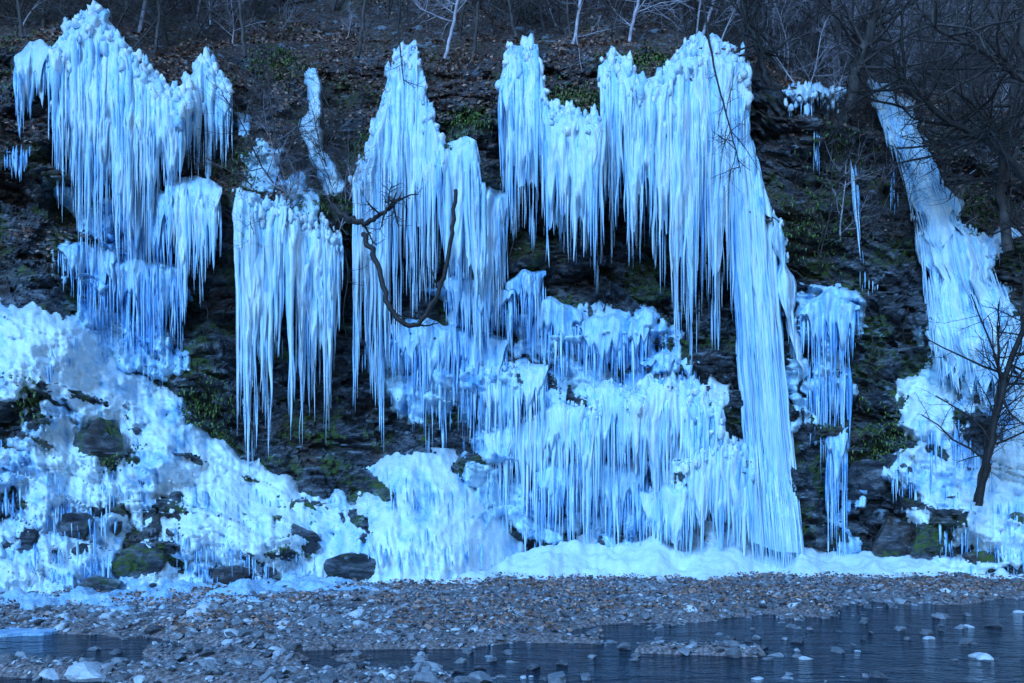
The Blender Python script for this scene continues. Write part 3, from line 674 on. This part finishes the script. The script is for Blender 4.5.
branch('hanging_branch',[(330,205,18.5),(352,222,18.2),(370,222,18.1),(386,210,18.0),(402,196,18.0)],.08,.03,'gnarled dark root sticking out beside the ice','branch',twigs=9,tl=.5,seed=4)
branch('hanging_branch',[(402,-20,18.6),(398,30,18.5),(405,90,18.5)],.025,.010,'thin dark branch drooping over the ice crest','branch',twigs=6,tl=.5,seed=5)
branch('hanging_branch',[(700,-20,18.3),(712,60,18.2),(728,120,18.2),(742,178,18.2)],.03,.010,'thin dark branch drooping over the ice','branch',twigs=12,tl=.8,seed=6)
for i,(u,v,l) in enumerate([(250,120,60),(160,330,60),(205,300,50),(512,215,60),(602,290,50),(730,380,40),(345,250,90),(820,210,60),(500,60,50),(905,290,60),(870,330,50)]):
    dd=float(surf(u,v))-.45
    branch('hanging_root',[(u,v,dd),(u+4,v+l*.3,dd-.1),(u-3,v+l*.7,dd-.1),(u+2,v+l,dd-.05)],.018,.006,'thin dark root dangling from a rock ledge','root',twigs=6,tl=.5,seed=60+i,md=1)
branch('bare_tree',[(978,510,17.3),(986,470,17.2),(996,420,17.1),(1012,360,17.0),(1034,300,16.9),(1050,220,16.8)],.07,.045,'leaning dark bare tree rooted on the snowy bank','tree',twigs=28,tl=1.5,seed=7)
branch('bare_tree',[(974,508,17.6),(988,440,17.4),(1000,380,17.4),(998,320,17.3)],.045,.02,'slim second bare tree leaning from the snowy bank','tree',twigs=18,tl=1.0,seed=8)
branch('bare_tree',[(850,110,21.5),(856,70,21.2),(872,30,21),(880,-20,20.8),(900,-90,20.5)],.14,.08,'crooked dark tree on the cliff edge','tree',mat=M_bark,twigs=26,tl=2.2,seed=9)
branch('bare_tree',[(1080,240,19.5),(1030,180,19.4),(985,140,19.3),(930,110,19.2),(890,70,19.2)],.11,.03,'dark limb arching out over the frozen cascade','tree',twigs=26,tl=1.8,seed=10)
branch('bare_tree',[(1010,260,20.3),(1000,180,20.2),(1016,90,20),(1024,0,19.8),(1030,-80,19.6)],.12,.08,'upright dark bare tree beside the cascade','tree',mat=M_bark,twigs=30,tl=2.2,seed=12)
branch('bare_tree',[(1100,150,18.8),(1040,90,18.7),(980,50,18.6),(920,20,18.5)],.10,.03,'dark arching limb reaching over the slope','tree',mat=M_bark,twigs=26,tl=1.8,seed=13)
branch('bare_tree',[(770,90,20.3),(760,50,20.2),(742,10,20.1),(735,-60,20)],.08,.04,'dark slender tree leaning over the widest ice curtain','tree',twigs=24,tl=1.8,seed=14)
for i,(u,v0,v1) in enumerate([(158,62,-20),(242,60,-20),(452,62,-20),(476,70,-20),(512,40,-20),(632,60,-20),(362,60,-20),(20,40,-20),(574,80,-20)]):
    k=[1,-1,2][i%3]
    branch('bare_tree',[(u-4*k,v0,20.9),(u,v0*.5,20.9),(u+5*k,v1,21),(u+8*k,v1-90,21.2),(u+6,v1-190,21.4)],.045,.03,'slim bare trunk standing at the cliff edge','tree',mat=[M_bark,M_bark,M_barkp][i%3],twigs=22,tl=1.3,seed=40+i)
# ---------------- ferns ----------------
def tuft(u,v,w,h,label,n=None):
    b=B();n=n or int(w*8)
    for i in range(n):
        uu=u+rng.normal()*.33*w;v_=v+rng.normal()*.33*h
        dd=float(surf(uu,v_)+rockhf((uu-512)*.0235,CH+(HZ-v_)*.0235))
        p=P3(uu,v_,dd-.02)
        a=rng.normal(size=3);a[1]=-abs(a[1]);a[2]=a[2]*.7;a/=np.linalg.norm(a)
        L_=rng.uniform(.04,.15);q=p+a*L_*.5+np.array([0,0,.03]);e=p+a*L_-np.array([0,0,.05])
        s=np.cross(a,[0,0,1.]);s/=np.linalg.norm(s)+1e-6;s*=.016
        b.add([p-s,p+s,q+s*1.3,q-s*1.3,e+s*.1,e-s*.1],[[0,1,2,3],[3,2,4,5]],a=rng.random())
    make(b,'fern_tuft',M_green,smooth=False,label=label,category='plant',group='green tufts on the cliff')
for (u,v,w,h) in [(572,100,90,24),(235,172,34,40),(300,208,60,18),(350,215,44,44),(16,60,28,44),(450,150,20,20),(470,120,36,18),(75,45,20,10),(205,410,50,50),(130,430,30,24),(890,440,50,60),(365,150,26,34),(970,210,44,34),(840,150,50,40),(300,535,60,28),(180,100,24,16),(640,60,60,16),(270,60,60,30),(820,230,60,50),(20,390,30,40),(100,460,40,40)]:
    tuft(u,v,w,h,'clump of small green ferns and moss on the rock')
# ---------------- camera, light ----------------
cam=bpy.data.cameras.new('camera');co=bpy.data.objects.new('camera',cam);COL.objects.link(co)
co.location=(0,0,CH);co.rotation_euler=(math.pi/2,0,0);cam.sensor_width=36;cam.lens=F/1024*36;cam.shift_y=(HZ-341.5)/1024;cam.clip_end=2000;cam.clip_start=.1
scene.camera=co
w=bpy.data.worlds.new('World');scene.world=w;w.use_nodes=True;nt=w.node_tree
sky=nt.nodes.new('ShaderNodeTexSky');sky.sky_type='NISHITA';sky.sun_disc=False
EL=36;AZ=24
sky.sun_elevation=math.radians(EL);sky.sun_rotation=math.radians(180+AZ);sky.ozone_density=9;sky.air_density=1.3;sky.dust_density=.1
nt.links.new(sky.outputs[0],nt.nodes['Background'].inputs[0]);nt.nodes['Background'].inputs[1].default_value=.15
sl=bpy.data.lights.new('sun','SUN');so=bpy.data.objects.new('sun',sl);COL.objects.link(so)
sl.energy=4.2;sl.angle=math.radians(25);sl.color=(.21,.50,1.0)
dirv=Vector((-math.sin(math.radians(AZ))*math.cos(math.radians(EL)),-math.cos(math.radians(AZ))*math.cos(math.radians(EL)),math.sin(math.radians(EL))))
so.rotation_euler=dirv.to_track_quat('Z','Y').to_euler()
print('done')
